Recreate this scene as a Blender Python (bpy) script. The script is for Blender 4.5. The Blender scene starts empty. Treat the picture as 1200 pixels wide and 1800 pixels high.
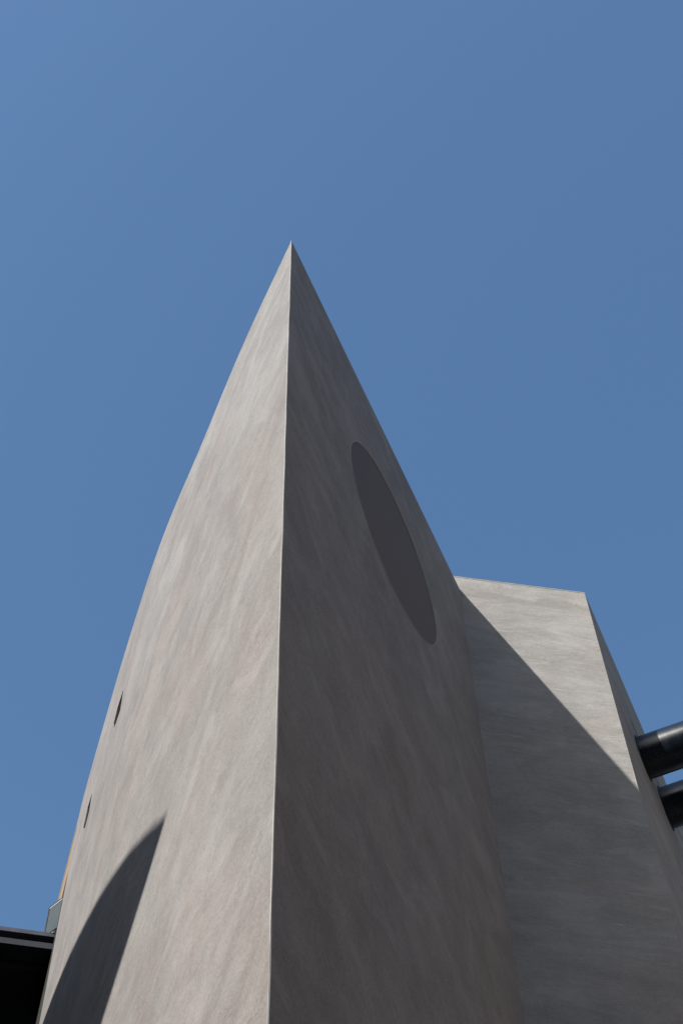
import bpy, bmesh, math, random
from mathutils import Vector, Matrix
random.seed(7)
sc = bpy.context.scene
COL = sc.collection

# ------------------------------------------------------------------ key dimensions (metres, camera foot at the origin)
ROOF = 17.6                      # roof of the prow
BLOCK = 17.856                   # roof of the block beside it
A = Vector((-0.4232, 5.7749))    # foot of the sharp prow edge
B = Vector((1.3415, 10.0954))    # inner corner, prow / block
C = Vector((2.8512, 10.3797))    # outer corner of the block
D = Vector((4.0279, 13.3196))    # a point further along the block's side
LEFT = [(-0.4232, 5.7749), (-0.9919, 6.9265), (-1.5507, 8.1709), (-1.9336, 9.0075), (-2.2464, 9.7823),
        (-2.6403, 10.8793), (-2.9578, 11.8126), (-3.3154, 12.8894), (-3.44, 13.30)]
SKY, SUN, EXPO = .0695, 3.5, 1.2
SUN_AZ, SUN_EL = -143.4, 33.0
SUN_DIR = Vector((math.sin(math.radians(SUN_AZ)) * math.cos(math.radians(SUN_EL)),
                  math.cos(math.radians(SUN_AZ)) * math.cos(math.radians(SUN_EL)), math.sin(math.radians(SUN_EL))))


# ------------------------------------------------------------------ helpers
def tag(o, label=None, cat=None, group=None, kind=None):
    if label: o['label'] = label
    if cat: o['category'] = cat
    if group: o['group'] = group
    if kind: o['kind'] = kind
    return o

def empty(name, loc, label, cat, group=None):
    o = bpy.data.objects.new(name, None); COL.objects.link(o); o.location = loc
    bpy.context.view_layer.update()
    return tag(o, label, cat, group)

def link(name, bm, mat, parent=None, smooth=None):
    bmesh.ops.recalc_face_normals(bm, faces=bm.faces)
    me = bpy.data.meshes.new(name); bm.to_mesh(me); bm.free()
    for m in (mat if isinstance(mat, (list, tuple)) else [mat]): me.materials.append(m)
    if smooth is not None:
        me.shade_smooth(); me.set_sharp_from_angle(angle=math.radians(smooth))
    o = bpy.data.objects.new(name, me); COL.objects.link(o)
    if parent:
        o.parent = parent; o.matrix_parent_inverse = parent.matrix_world.inverted()
    bpy.context.view_layer.update()
    return o

def prism(bm, pts, z0, z1):
    lo = [bm.verts.new((p[0], p[1], z0)) for p in pts]; hi = [bm.verts.new((p[0], p[1], z1)) for p in pts]
    n = len(pts)
    bm.faces.new(lo); bm.faces.new(hi)
    for i in range(n): bm.faces.new((lo[i], lo[(i + 1) % n], hi[(i + 1) % n], hi[i]))

def obox(bm, o, ax, ay, az, lo, hi):
    """box in the frame (o; ax, ay, az)"""
    vs = []
    for k in (lo[2], hi[2]):
        for i, j in ((lo[0], lo[1]), (hi[0], lo[1]), (hi[0], hi[1]), (lo[0], hi[1])):
            vs.append(bm.verts.new(o + ax * i + ay * j + az * k))
    for f in ((0, 1, 2, 3), (4, 5, 6, 7), (0, 1, 5, 4), (1, 2, 6, 5), (2, 3, 7, 6), (3, 0, 4, 7)):
        bm.faces.new([vs[i] for i in f])

def tube(bm, p0, p1, r, n=64, rings=1, cap=True, wob=0.0):
    d = (p1 - p0).normalized(); a = d.orthogonal().normalized(); b = d.cross(a)
    prev = None; first = None
    for k in range(rings + 1):
        c = p0.lerp(p1, k / rings) + a * random.uniform(-wob, wob) + b * random.uniform(-wob, wob)
        ring = [bm.verts.new(c + (a * math.cos(2 * math.pi * i / n) + b * math.sin(2 * math.pi * i / n)) * r) for i in range(n)]
        if prev:
            for i in range(n): bm.faces.new((prev[i], prev[(i + 1) % n], ring[(i + 1) % n], ring[i]))
        else: first = ring
        prev = ring
    if cap: bm.faces.new(first); bm.faces.new(prev)

def cut(o, bm):
    """carve the solid bm out of object o and keep the result as plain mesh"""
    bmesh.ops.recalc_face_normals(bm, faces=bm.faces)
    me = bpy.data.meshes.new('cutter'); bm.to_mesh(me); bm.free()
    c = bpy.data.objects.new('cutter', me); COL.objects.link(c)
    m = o.modifiers.new('cut', 'BOOLEAN'); m.object = c; m.operation = 'DIFFERENCE'; m.solver = 'EXACT'
    bpy.context.view_layer.update()
    new = bpy.data.meshes.new_from_object(o.evaluated_get(bpy.context.evaluated_depsgraph_get()))
    o.modifiers.clear(); old = o.data; o.data = new; bpy.data.meshes.remove(old)
    bpy.data.objects.remove(c); bpy.data.meshes.remove(me)

def spline(pts, n):
    P = [Vector(p) for p in pts]; P = [2 * P[0] - P[1]] + P + [2 * P[-1] - P[-2]]
    out = []
    for i in range(1, len(P) - 2):
        for k in range(n):
            t = k / n; a, b, c, d = P[i - 1], P[i], P[i + 1], P[i + 2]
            out.append(0.5 * ((2 * b) + (c - a) * t + (2 * a - 5 * b + 4 * c - d) * t * t + (3 * b - a - 3 * c + d) * t ** 3))
    out.append(P[-2]); return out


# ------------------------------------------------------------------ materials
class Nodes:
    def __init__(s, name):
        s.m = bpy.data.materials.new(name); s.m.use_nodes = True; s.t = s.m.node_tree; s.N = s.t.nodes; s.L = s.t.links
        s.b = s.N['Principled BSDF']
    def set(s, sock, v):
        if isinstance(v, bpy.types.NodeSocket): s.L.new(v, sock)
        else: sock.default_value = v
    def math(s, op, a, b=0.0, c=None, clamp=False):
        n = s.N.new('ShaderNodeMath'); n.operation = op; n.use_clamp = clamp
        s.set(n.inputs[0], a); s.set(n.inputs[1], b)
        if c is not None: s.set(n.inputs[2], c)
        return n.outputs[0]
    def vmath(s, op, a, b=(0, 0, 0)):
        n = s.N.new('ShaderNodeVectorMath'); n.operation = op; s.set(n.inputs[0], a); s.set(n.inputs[1], b)
        return n.outputs['Value'] if op == 'DOT_PRODUCT' else n.outputs['Vector']
    def xyz(s, x, y, z):
        n = s.N.new('ShaderNodeCombineXYZ'); s.set(n.inputs[0], x); s.set(n.inputs[1], y); s.set(n.inputs[2], z); return n.outputs[0]
    def noise(s, vec, scale, detail=4, rough=.55, dist=0.0):
        n = s.N.new('ShaderNodeTexNoise'); s.set(n.inputs['Vector'], vec)
        for k, v in (('Scale', scale), ('Detail', detail), ('Roughness', rough), ('Distortion', dist)): s.set(n.inputs[k], v)
        return n.outputs['Fac']
    def ramp(s, f, lo, hi, a=0.0, b=1.0):
        n = s.N.new('ShaderNodeMapRange'); n.interpolation_type = 'SMOOTHSTEP'
        s.set(n.inputs['Value'], f); s.set(n.inputs['From Min'], lo); s.set(n.inputs['From Max'], hi)
        s.set(n.inputs['To Min'], a); s.set(n.inputs['To Max'], b); return n.outputs['Result']
    def mix(s, f, a, b):
        n = s.N.new('ShaderNodeMix'); n.data_type = 'RGBA'; s.set(n.inputs[0], f); s.set(n.inputs[6], a); s.set(n.inputs[7], b)
        return n.outputs[2]
    def mul(s, col, f):
        n = s.N.new('ShaderNodeVectorMath'); n.operation = 'SCALE'; s.set(n.inputs[0], col); s.set(n.inputs['Scale'], f); return n.outputs[0]
    def bump(s, h, dist, strength=1.0, normal=None):
        n = s.N.new('ShaderNodeBump'); s.set(n.inputs['Height'], h); s.set(n.inputs['Distance'], dist); s.set(n.inputs['Strength'], strength)
        if normal is not None: s.set(n.inputs['Normal'], normal)
        return n.outputs[0]
    def wall_coords(s):
        """(metres along the wall, height, an offset per facing) for any upright face"""
        g = s.N.new('ShaderNodeNewGeometry')
        t = s.vmath('NORMALIZE', s.vmath('CROSS_PRODUCT', (0, 0, 1), g.outputs['True Normal']))
        u = s.vmath('DOT_PRODUCT', g.outputs['Position'], t)
        u = s.math('MULTIPLY', u, s.math('SIGN', s.vmath('DOT_PRODUCT', g.outputs['True Normal'], (1, 0, 0))))
        n = s.N.new('ShaderNodeSeparateXYZ'); s.set(n.inputs[0], g.outputs['Position'])
        return g.outputs['Position'], u, n.outputs['Z'], s.vmath('DOT_PRODUCT', g.outputs['True Normal'], (1.3, 2.1, 0))

def concrete(name, dark, light, warm, tilt, contrast=1.0, joints=0.0, grain=1.0, su=1.0, sz=1.0, band=0.0):
    s = Nodes(name); pos, u, z, off = s.wall_coords()
    def streak(fu, fz, k, o, detail=5, rough=.6, dist=.3):
        zz = s.math('MULTIPLY_ADD', u, k, z)
        return s.noise(s.xyz(s.math('MULTIPLY', u, fu), s.math('MULTIPLY', zz, fz), s.math('ADD', off, o)), 1.0, detail, rough, dist)
    a = streak(su, sz, tilt, 0.0, 4, .5, 1.1)                 # broad trowel patches
    b = streak(su * 1.9, sz * 2.6, tilt, 5.2, 5, .62, 1.0)       # smaller strokes
    c = s.noise(pos, .55, 3, .5, .5)                           # clouds
    d = s.noise(pos, 2.6, 6, .7, .4)                           # blotches
    e = streak(su * 1.5, sz * 6, tilt * 1.3, 11.0, 2, .5, .3)    # hairline pale scratches
    k = streak(su * .9, sz * 1.25, tilt * 1.4, 31.0, 6, .58, 1.3)  # pale float marks with an edge
    g = s.noise(pos, 62, 2, .6); g2 = s.noise(pos, 22, 4, .7)
    f = s.math('ADD', s.ramp(a, .34, .66, -.30, .30), s.ramp(b, .32, .68, -.10, .10))
    f = s.math('ADD', f, s.ramp(c, .3, .7, -.20, .20)); f = s.math('ADD', f, s.ramp(d, .32, .68, -.33, .33))
    f = s.math('ADD', f, s.ramp(e, .66, .74, 0, .30)); f = s.math('ADD', f, s.ramp(k, .54, .60, 0, .50))
    f = s.math('ADD', f, s.ramp(g2, .28, .72, -.24 * grain, .24 * grain)); f = s.math('ADD', f, s.ramp(g, .25, .75, -.50 * grain, .50 * grain))
    f = s.math('MULTIPLY_ADD', f, .5 * contrast, .45, clamp=True)
    if band:
        bz = s.math('ADD', z, s.ramp(d, .3, .7, -.05, .05))
        bd = s.math('MULTIPLY', s.ramp(bz, band - .16, band, 0, 1), s.ramp(bz, band + .02, band + .07, 1, 0))
        f = s.math('SUBTRACT', f, s.math('MULTIPLY', bd, s.ramp(b, .3, .65, .15, .5)), clamp=True)
    col = s.mix(f, (*dark, 1), (*light, 1))
    w = s.ramp(streak(su * .8, sz * .5, tilt, 21.0, 4, .55, .4), .42, .68, 0, 1)
    col = s.mix(s.math('MULTIPLY', w, .75), col, s.mul(col, 1.0))
    tint = s.mix(w, (1, 1, 1, 1), (*warm, 1))
    n = s.N.new('ShaderNodeVectorMath'); n.operation = 'MULTIPLY'; s.set(n.inputs[0], col); s.set(n.inputs[1], tint); col = n.outputs[0]
    if joints:
        fr = s.math('FRACT', s.math('DIVIDE', s.math('ADD', z, s.ramp(b, .3, .7, -.03, .03)), joints))
        line = s.ramp(s.math('ABSOLUTE', s.math('SUBTRACT', fr, .5)), .004, .016, 1, 0)
        keep = s.ramp(s.noise(s.xyz(s.math('MULTIPLY', u, 1.5), s.math('MULTIPLY', z, 2.3), 3.3), 1.0, 3, .6), .50, .66, 0, .5)
        col = s.mix(s.math('MULTIPLY', line, keep), col, (light[0] * 1.35, light[1] * 1.35, light[2] * 1.35, 1))
    s.set(s.b.inputs['Base Color'], col); s.b.inputs['Roughness'].default_value = .88
    s.b.inputs['Specular IOR Level'].default_value = .25
    h = s.math('ADD', s.math('MULTIPLY', g, .35), s.math('MULTIPLY', g2, .65))
    n1 = s.bump(b, .035, .45); n2 = s.bump(h, .006, .55 * grain, n1)
    s.set(s.b.inputs['Normal'], n2)
    return s.m

def plain(name, col, rough=.5, metal=0.0, spec=.5, var=.12, scale=6.0, coat=0.0):
    s = Nodes(name); g = s.N.new('ShaderNodeNewGeometry')
    n = s.noise(g.outputs['Position'], scale, 5, .6)
    s.set(s.b.inputs['Base Color'], s.mul((*col,), s.ramp(n, .25, .75, 1 - var, 1 + var)))
    s.set(s.b.inputs['Roughness'], s.ramp(n, .3, .7, max(.02, rough - .05), rough + .05))
    s.b.inputs['Metallic'].default_value = metal; s.b.inputs['Specular IOR Level'].default_value = spec
    s.b.inputs['Coat Weight'].default_value = coat
    return s.m

M_LEFT = concrete('prow_render', (.165, .154, .147), (.245, .236, .226), (1.03, .982, .965), .16, 1.1)
M_BLOCK = concrete('board_marked_concrete', (.190, .182, .171), (.292, .283, .269), (1.03, .98, .96), .03, .95, joints=.43, grain=.8, su=.8, sz=2.0, band=17.53)
M_BEAD = plain('pale_bead', (.25, .242, .232), .7, 0, .3, .18, 9)
M_DISC = plain('disc_render', (.122, .108, .105), .85, 0, .2, .05, 5)
M_RIM = plain('disc_rim', (.30, .292, .284), .8, 0, .2, .1, 8)  # paler than the wall: the edge catching light is put into the colour
M_NICHE = plain('niche_glass', (.035, .028, .022), .35, 0, .4, .3, 9)
M_SLOT = plain('dark_slot', (.022, .018, .015), 1.0, 0, 0.0, .3, 9)
M_PIPE = plain('painted_steel', (.007, .011, .017), .26, 0.0, .40, .25, 4)
M_FASCIA = plain('dark_grey_sheet', (.036, .039, .050), .45, 0, .4, .12, 5)
M_FASCIA2 = plain('charcoal_sheet', (.014, .015, .019), .5, 0, .3, .12, 5)
M_BLACK = plain('black_soffit', (.012, .012, .013), .6, 0, .3, .3, 3)
M_OCHRE = plain('ochre_render', (.27, .185, .115), .9, 0, .2, .15, 4)
M_BASE = plain('wall_base', (.035, .036, .032), .9, 0, .2, .15, 4)
M_COPE = plain('pale_coping', (.25, .225, .20), .85, 0, .2, .1, 5)
M_FRAME = plain('bronze_frame', (.05, .05, .048), .4, .4, .5, .15, 9)
M_GLINT = plain('painted_glint', (.38, .38, .37), .45, 0, .4, .08, 9)  # pale colour stands in for a sun glint
M_ROOF = plain('roof_sheet', (.20, .20, .20), .8, 0, .2, .15, 2)
M_BRICK = plain('brown_brick', (.32, .28, .25), .9, 0, .2, .25, 3)
M_NEIGHBOUR = plain('neighbour_render', (.052, .058, .068), .9, 0, .2, .1, 2)

s = Nodes('tinted_glass')
g = s.N.new('ShaderNodeNewGeometry'); nz = s.noise(g.outputs['Position'], 2.5, 3, .6)
s.set(s.b.inputs['Base Color'], s.mix(nz, (.06, .08, .085, 1), (.13, .13, .10, 1)))
s.b.inputs['Roughness'].default_value = .12; s.b.inputs['Transmission Weight'].default_value = .35; s.b.inputs['IOR'].default_value = 1.45
M_GLASS = s.m

s = Nodes('paving'); g = s.N.new('ShaderNodeNewGeometry')
bk = s.N.new('ShaderNodeTexBrick'); s.set(bk.inputs['Vector'], g.outputs['Position']); bk.inputs['Scale'].default_value = 1.2
bk.inputs['Color1'].default_value = (.085, .082, .078, 1); bk.inputs['Color2'].default_value = (.07, .068, .064, 1)
bk.inputs['Mortar'].default_value = (.04, .04, .04, 1); bk.inputs['Mortar Size'].default_value = .008
s.set(s.b.inputs['Base Color'], s.mul(bk.outputs['Color'], s.ramp(s.noise(g.outputs['Position'], 1.7, 6, .65), .25, .75, .82, 1.12)))
s.b.inputs['Roughness'].default_value = .85
M_PAVE = s.m

# ------------------------------------------------------------------ ground
bm = bmesh.new(); q = 900
bm.faces.new([bm.verts.new(p) for p in ((-q, -q, 0), (q, -q, 0), (q, q, 0), (-q, q, 0))])
tag(link('ground', bm, M_PAVE), kind='structure')

# ------------------------------------------------------------------ the angular building
UR = (B - A).normalized(); NR = Vector((UR.y, -UR.x))            # along / out of the prow's shaded wall
UB = (C - B).normalized(); NB = Vector((UB.y, -UB.x))            # block front
US = (D - C).normalized(); NS = Vector((US.y, -US.x))            # block side
v3 = lambda p, z=0.0: Vector((p[0], p[1], z))
Z = Vector((0, 0, 1))

bld = empty('angular_building', (A.x, A.y, 0),
            'grey rendered building with a knife sharp prow, round dark disc and lower right hand block', 'building')
curve = spline(LEFT, 14)
end = curve[-1]; back = (end - curve[-2]).normalized()
plan = list(curve) + [end + Vector((1.4, .35)), Vector((2.6, 16.0)), B + UR * 4.2]
bm = bmesh.new(); prism(bm, plan, 0, ROOF)
prow = link('prow', bm, M_LEFT, bld)

disc_c = A + UR * 2.464; disc_z = 15.25; RD = 1.065
bm = bmesh.new(); tube(bm, v3(disc_c - NR * .03, disc_z), v3(disc_c + NR * .2, disc_z), RD, 128); cut(prow, bm)

def curve_at(y):
    for a, b in zip(curve, curve[1:]):
        if a.y <= y <= b.y:
            return a.lerp(b, (y - a.y) / (b.y - a.y)), (b - a).normalized()
SLOTS = [[(10.33, 16.15), (10.30, 15.72), (10.56, 15.75), (10.66, 15.90), (10.70, 16.02), (10.60, 16.17)],
         [(11.75, 16.16), (11.71, 15.78), (11.87, 15.67), (11.98, 15.80), (12.10, 15.96), (12.00, 16.18)]]
def plug(pts, o0, o1, shrink=0.0):
    p0, _ = curve_at(pts[0][0]); p1, _ = curve_at(pts[4][0]); t = (p1 - p0).normalized(); n = v3(Vector((-t.y, t.x)))
    cy = sum(p[0] for p in pts) / len(pts); cz = sum(p[1] for p in pts) / len(pts)
    ring = []
    for y, z in pts:
        y = y + (cy - y) * shrink; z = z + (cz - z) * shrink
        ring.append(v3(p0 + t * ((y - p0.y) / t.y), z))
    bm = bmesh.new(); lo = [bm.verts.new(p + n * o0) for p in ring]; hi = [bm.verts.new(p + n * o1) for p in ring]; k = len(ring)
    bm.faces.new(lo); bm.faces.new(hi)
    for i in range(k): bm.faces.new((lo[i], lo[(i + 1) % k], hi[(i + 1) % k], hi[i]))
    return bm
for pts in SLOTS: cut(prow, plug(pts, -.07, .2))
for pts in SLOTS: link('slot_fill', plug(pts, -.068, -.010, .012), M_SLOT, prow)  # near-flush dark fill, shaped to the outline of each dark mark

bm = bmesh.new(); tube(bm, v3(disc_c - NR * .028, disc_z), v3(disc_c - NR * .004, disc_z), RD - .004, 128)
link('round_panel', bm, M_DISC, prow, 30)
bm = bmesh.new(); n = 160
rings = [[bm.verts.new(v3(disc_c, disc_z) + v3(UR) * r * math.cos(2 * math.pi * i / n) + Z * r * math.sin(2 * math.pi * i / n) + v3(NR) * o)
          for i in range(n)] for r, o in ((RD - .003, -.004), (RD - .003, .003), (RD + .006, .004), (RD + .008, -.002))]
for k in range(4):
    for i in range(n): bm.faces.new((rings[k][i], rings[k][(i + 1) % n], rings[(k + 1) % 4][(i + 1) % n], rings[(k + 1) % 4][i]))
link('panel_rim', bm, M_RIM, prow)

def bead(name, p0, p1, r, parent):
    bm = bmesh.new(); L = (p1 - p0).length
    tube(bm, p0, p1, r, 12, max(4, int(L / .35)), True, .0018)
    return link(name, bm, M_BEAD, parent, 60)
bis = ((A - B).normalized() + (A - Vector(LEFT[1])).normalized()).normalized()
bead('corner_bead', v3(A - bis * .0085, 0), v3(A - bis * .0085, ROOF + .003), .0065, prow)
bm = bmesh.new(); prism(bm, [p + Vector((.25, .55)) if i else p + Vector((.16, .9)) for i, p in enumerate(curve)] +
                        [end + Vector((1.2, .3)), B + UR * 3.4 - NR * .3, B - NR * .3], ROOF - .001, ROOF + .05)
link('roof', bm, M_ROOF, bld)

# the block to the right of the prow
E = C + US * 5.5
bm = bmesh.new(); prism(bm, [B - UB * .7, C, E, E - NS * 3.0, B - UB * .7 + US * 2.0], 0, BLOCK)
block = link('side_block', bm, M_BLOCK, bld)
bm = bmesh.new(); obox(bm, v3(C), v3(US), v3(NS), Z, (1.08, -.07, 17.225 - .55), (5.4, .2, 17.29 - .55)); cut(block, bm)
bead('corner_bead', v3(C - (NB + NS).normalized() * .008), v3(C - (NB + NS).normalized() * .008, BLOCK), .0075, block)
bm = bmesh.new(); obox(bm, v3(B, BLOCK), v3(UB), v3(NB), Z, (-.7, -.06, .0), ((C - B).length + .003, .003, .014))
link('coping', bm, M_BEAD, block)

# ------------------------------------------------------------------ steel tubes out of the block's side
for k, (al, zc, lab) in enumerate(((1.212, 16.125, 'black steel tube nearest the block corner, sun glinting along its top'),
                                   (2.103, 16.23, 'dark shaded steel tube, further back and below the glinting one'))):
    c = v3(C + US * al, zc); R = .25
    t = empty('steel_tube', c, lab, 'tube', 'steel tubes projecting from the block')
    bm = bmesh.new(); tube(bm, c - v3(NS) * .35, c + v3(NS) * 7.0, R, 96)
    link('tube_shaft', bm, M_PIPE, t, 40)
    bm = bmesh.new(); tube(bm, c - v3(NS) * .01, c + v3(NS) * .012, R + .022, 96)
    link('wall_flange', bm, M_BLACK, t, 40)

# ------------------------------------------------------------------ dark canopy beyond the curved wall
K0 = Vector((-3.5146, 13.672)); KD = Vector((-4.1887, 13.5257)) - Vector((-3.5146, 13.6782)); KD.normalize()
KN = Vector((-KD.y, KD.x))
if KN.y > 0: KN = -KN                                           # towards the camera
can = empty('canopy', v3(K0, 15.6), 'black canopy with grey sheet edge against the far end of the curved wall', 'canopy')
kx, ky = v3(KD), v3(KN); o = v3(K0)
bm = bmesh.new(); obox(bm, o, kx, ky, Z, (-.2, -.30, 15.868), (6.0, .0, 15.93)); link('flashing', bm, M_FASCIA, can)
bm = bmesh.new(); obox(bm, o, kx, ky, Z, (-.3, -.30, 15.765), (6.0, -.13, 15.866)); link('gutter', bm, M_BLACK, can)
bm = bmesh.new(); obox(bm, o, kx, ky, Z, (-.2, -.30, 15.675), (6.0, -.005, 15.763)); link('fascia', bm, M_FASCIA2, can)
bm = bmesh.new(); obox(bm, o, kx, ky, Z, (-.3, -4.5, 15.60), (6.0, -.302, 15.673)); link('soffit', bm, M_BLACK, can)
bm = bmesh.new(); obox(bm, o, kx, ky, Z, (-.3, -.12, 15.868), (-.201, -.012, 15.895)); link('bracket', bm, M_BLACK, can)
bm = bmesh.new(); obox(bm, o, kx, ky, Z, (.0, -4.5, 15.675), (6.0, -.31, 15.90)); link('deck', bm, M_ROOF, can)
bm = bmesh.new(); obox(bm, o, kx, ky, Z, (.3, -4.4, 0), (6.0, -3.0, 15.60)); link('rear_wall', bm, M_BLACK, can)

# ------------------------------------------------------------------ glass screen on the canopy
G0 = Vector((-3.695, 13.735)); G1 = Vector((-3.34, 13.424)); gt = 16.43
gd = (G1 - G0).normalized(); gn = Vector((gd.y, -gd.x)); W = (G1 - G0).length
scr = empty('glass_screen', v3(G0, 15.93), 'small tinted glass screen with painted glint under the top rail, standing on the canopy edge', 'glass screen')
gx, gy, go = v3(gd), v3(gn), v3(G0)
bm = bmesh.new(); obox(bm, go, gx, gy, Z, (.018, -.006, 15.935), (W, .006, gt - .03)); link('pane', bm, M_GLASS, scr)
bm = bmesh.new(); obox(bm, go, gx, gy, Z, (0, -.014, gt - .012), (W, .014, gt + .006)); link('cap_rail', bm, M_FRAME, scr)
bm = bmesh.new(); obox(bm, go, gx, gy, Z, (.018, -.010, gt - .03), (W, .010, gt - .013)); link('rail_glint', bm, M_GLINT, scr)  # pale strip painted as the sun glint under the rail
bm = bmesh.new(); obox(bm, go, gx, gy, Z, (0, -.012, 15.935), (.017, .012, gt - .013)); link('post', bm, M_FRAME, scr)

# ------------------------------------------------------------------ ochre wall behind
O0 = end + back * .02 + Vector((.0, 0.0)); od = (Vector((-3.8628, 14.6776)) - Vector((-3.5549, 13.6717))).normalized(); on = Vector((-od.y, od.x))
och = empty('ochre_wall', v3(O0), 'ochre rendered wall with pale coping just showing past the curved wall', 'wall')
ox, oy, oo = v3(od), v3(on), v3(O0)
bm = bmesh.new(); obox(bm, oo, ox, oy, Z, (0, -.5, 16.72), (1.5, -.004, ROOF - .12)); link('wall_face', bm, M_OCHRE, och)
bm = bmesh.new(); obox(bm, oo, ox, oy, Z, (0, -.5, 0), (1.5, -.004, 16.719)); link('wall_base', bm, M_BASE, och)
bm = bmesh.new(); obox(bm, oo, ox, oy, Z, (0, -.5, ROOF - .119), (1.5, .0, ROOF)); link('coping', bm, M_COPE, och)

# ------------------------------------------------------------------ unseen house: roof edge traced from the wedge shadow, body added to block sky
nb = empty('wedge_caster_house', (-18, 3, 0), 'unseen dark house whose roof overhang is shaped to throw the wedge shadow', 'house')
zr = 18.0
edge = [(-10.62, -4.72), (-10.50, -3.87), (-10.435, -3.15), (-10.42, -2.4), (-10.39, -1.8), (-10.33, -.9), (-10.22, .29), (-10.12, 1.6), (-10.06, 2.7), (-10.04, 4.2), (-10.04, 6.0)]
edge = [(x + 2.754, y + 3.709) for x, y in edge]
bm = bmesh.new(); prism(bm, edge + [(-7.28, 34), (-31, 34), (-31, -31), (-14.6, -31), (-14.2, -1.75), (-9.27, -1.24)], zr - .05, zr); link('roof', bm, M_ROOF, nb)
bm = bmesh.new(); prism(bm, [(-15.6, -30), (-14, 34), (-30, 34), (-30, -30)], 0, zr - .05); hw = link('wall', bm, M_NEIGHBOUR, nb)
for zz in (3, 7, 11, 15):
    for yy in (-10, -6, -2, 2, 6, 10, 14, 18):
        bm = bmesh.new(); obox(bm, Vector((-15.6 + (yy + 30) * .025, yy, zz)), Vector((1, 0, 0)), Vector((0, 1, 0)), Z, (-.15, -.8, 0), (.02, .8, 1.8)); link('window', bm, M_NICHE, nb)

# ------------------------------------------------------------------ unseen house added on the right to block low sky and bounce warm light
rb = empty('added_bounce_house', (11.5, 6, 0), 'unseen brown house added beyond the tubes to block sky and bounce warm light', 'house')
bm = bmesh.new(); prism(bm, [(9.6, -6), (19, -8), (21, 16), (9.9, 14)], 0, 20.5); link('wall', bm, M_BRICK, rb)
bm = bmesh.new(); prism(bm, [(9.4, -6.3), (19.3, -8.3), (21.3, 16.3), (9.7, 14.3)], 20.504, 20.8); link('roof', bm, M_ROOF, rb)
for zz in (2, 6, 10, 14, 17.4):
    for yy in (-4, 0, 4, 8):
        bm = bmesh.new(); obox(bm, Vector((9.75, yy, zz)), Vector((1, 0, 0)), Vector((0, 1, 0)), Z, (-.18, -.6, 0), (.05, .6, 1.7)); link('window', bm, M_NICHE, rb)

# ------------------------------------------------------------------ unseen dark house added behind the camera to block low sky and ground bounce
sh = empty('added_sky_block', (6, -26, 0), 'unseen long dark house added behind the camera to cut sky light', 'house')
bm = bmesh.new(); prism(bm, [(-12, -22), (30, -22), (30, -34), (-12, -34)], 0, 22); link('wall', bm, M_NEIGHBOUR, sh)
bm = bmesh.new(); prism(bm, [(-12.3, -21.7), (30.3, -21.7), (30.3, -34.3), (-12.3, -34.3)], 22.004, 22.3); link('roof', bm, M_ROOF, sh)
for zz in (2, 6, 10, 14, 18):
    for xx in (-9, -5, -1, 3, 7, 11, 15, 19, 23, 27):
        bm = bmesh.new(); obox(bm, Vector((xx, -22, zz)), Vector((1, 0, 0)), Vector((0, 1, 0)), Z, (-.6, -.1, 0), (.6, .03, 1.7)); link('window', bm, M_NICHE, sh)

# ------------------------------------------------------------------ light
w = bpy.data.worlds.new('World'); sc.world = w; w.use_nodes = True
nt = w.node_tree; bg = nt.nodes['Background']
sky = nt.nodes.new('ShaderNodeTexSky'); sky.sky_type = 'NISHITA'; sky.sun_disc = False
sky.sun_elevation = math.radians(SUN_EL); sky.sun_rotation = math.radians(SUN_AZ)
sky.altitude = 300; sky.air_density = 2.1; sky.dust_density = 4.0; sky.ozone_density = 9.2
nt.links.new(sky.outputs[0], bg.inputs[0]); bg.inputs[1].default_value = SKY
ld = bpy.data.lights.new('sun', 'SUN'); ld.energy = SUN; ld.angle = math.radians(.47); ld.color = (1, .955, .90)
lo = bpy.data.objects.new('sun', ld); COL.objects.link(lo); lo.location = SUN_DIR * 60
lo.rotation_euler = (-SUN_DIR).to_track_quat('-Z', 'Y').to_euler()

# ------------------------------------------------------------------ camera
R = [[0.9994344917653787, -0.03362583336780713, 0.0], [0.02929522148341886, 0.8707190829793939, 0.49090739303229164],
     [-0.016507170197128447, -0.49062978085909553, 0.8712117604040014]]       # image right, down, forward as columns
M = Matrix(((R[0][0], -R[0][1], -R[0][2], 0), (R[1][0], -R[1][1], -R[1][2], 0), (R[2][0], -R[2][1], -R[2][2], 1.6), (0, 0, 0, 1)))
cd = bpy.data.cameras.new('camera'); cam = bpy.data.objects.new('camera', cd); COL.objects.link(cam)
cd.sensor_fit = 'VERTICAL'; cd.sensor_height = 36; cd.lens = 2850 / 1800 * 36; cd.clip_end = 3000; cd.clip_start = .05
cam.matrix_world = M
sc.camera = cam
sc.view_settings.view_transform = 'Standard'; sc.view_settings.look = 'None'; sc.view_settings.exposure = EXPO; sc.view_settings.gamma = 1
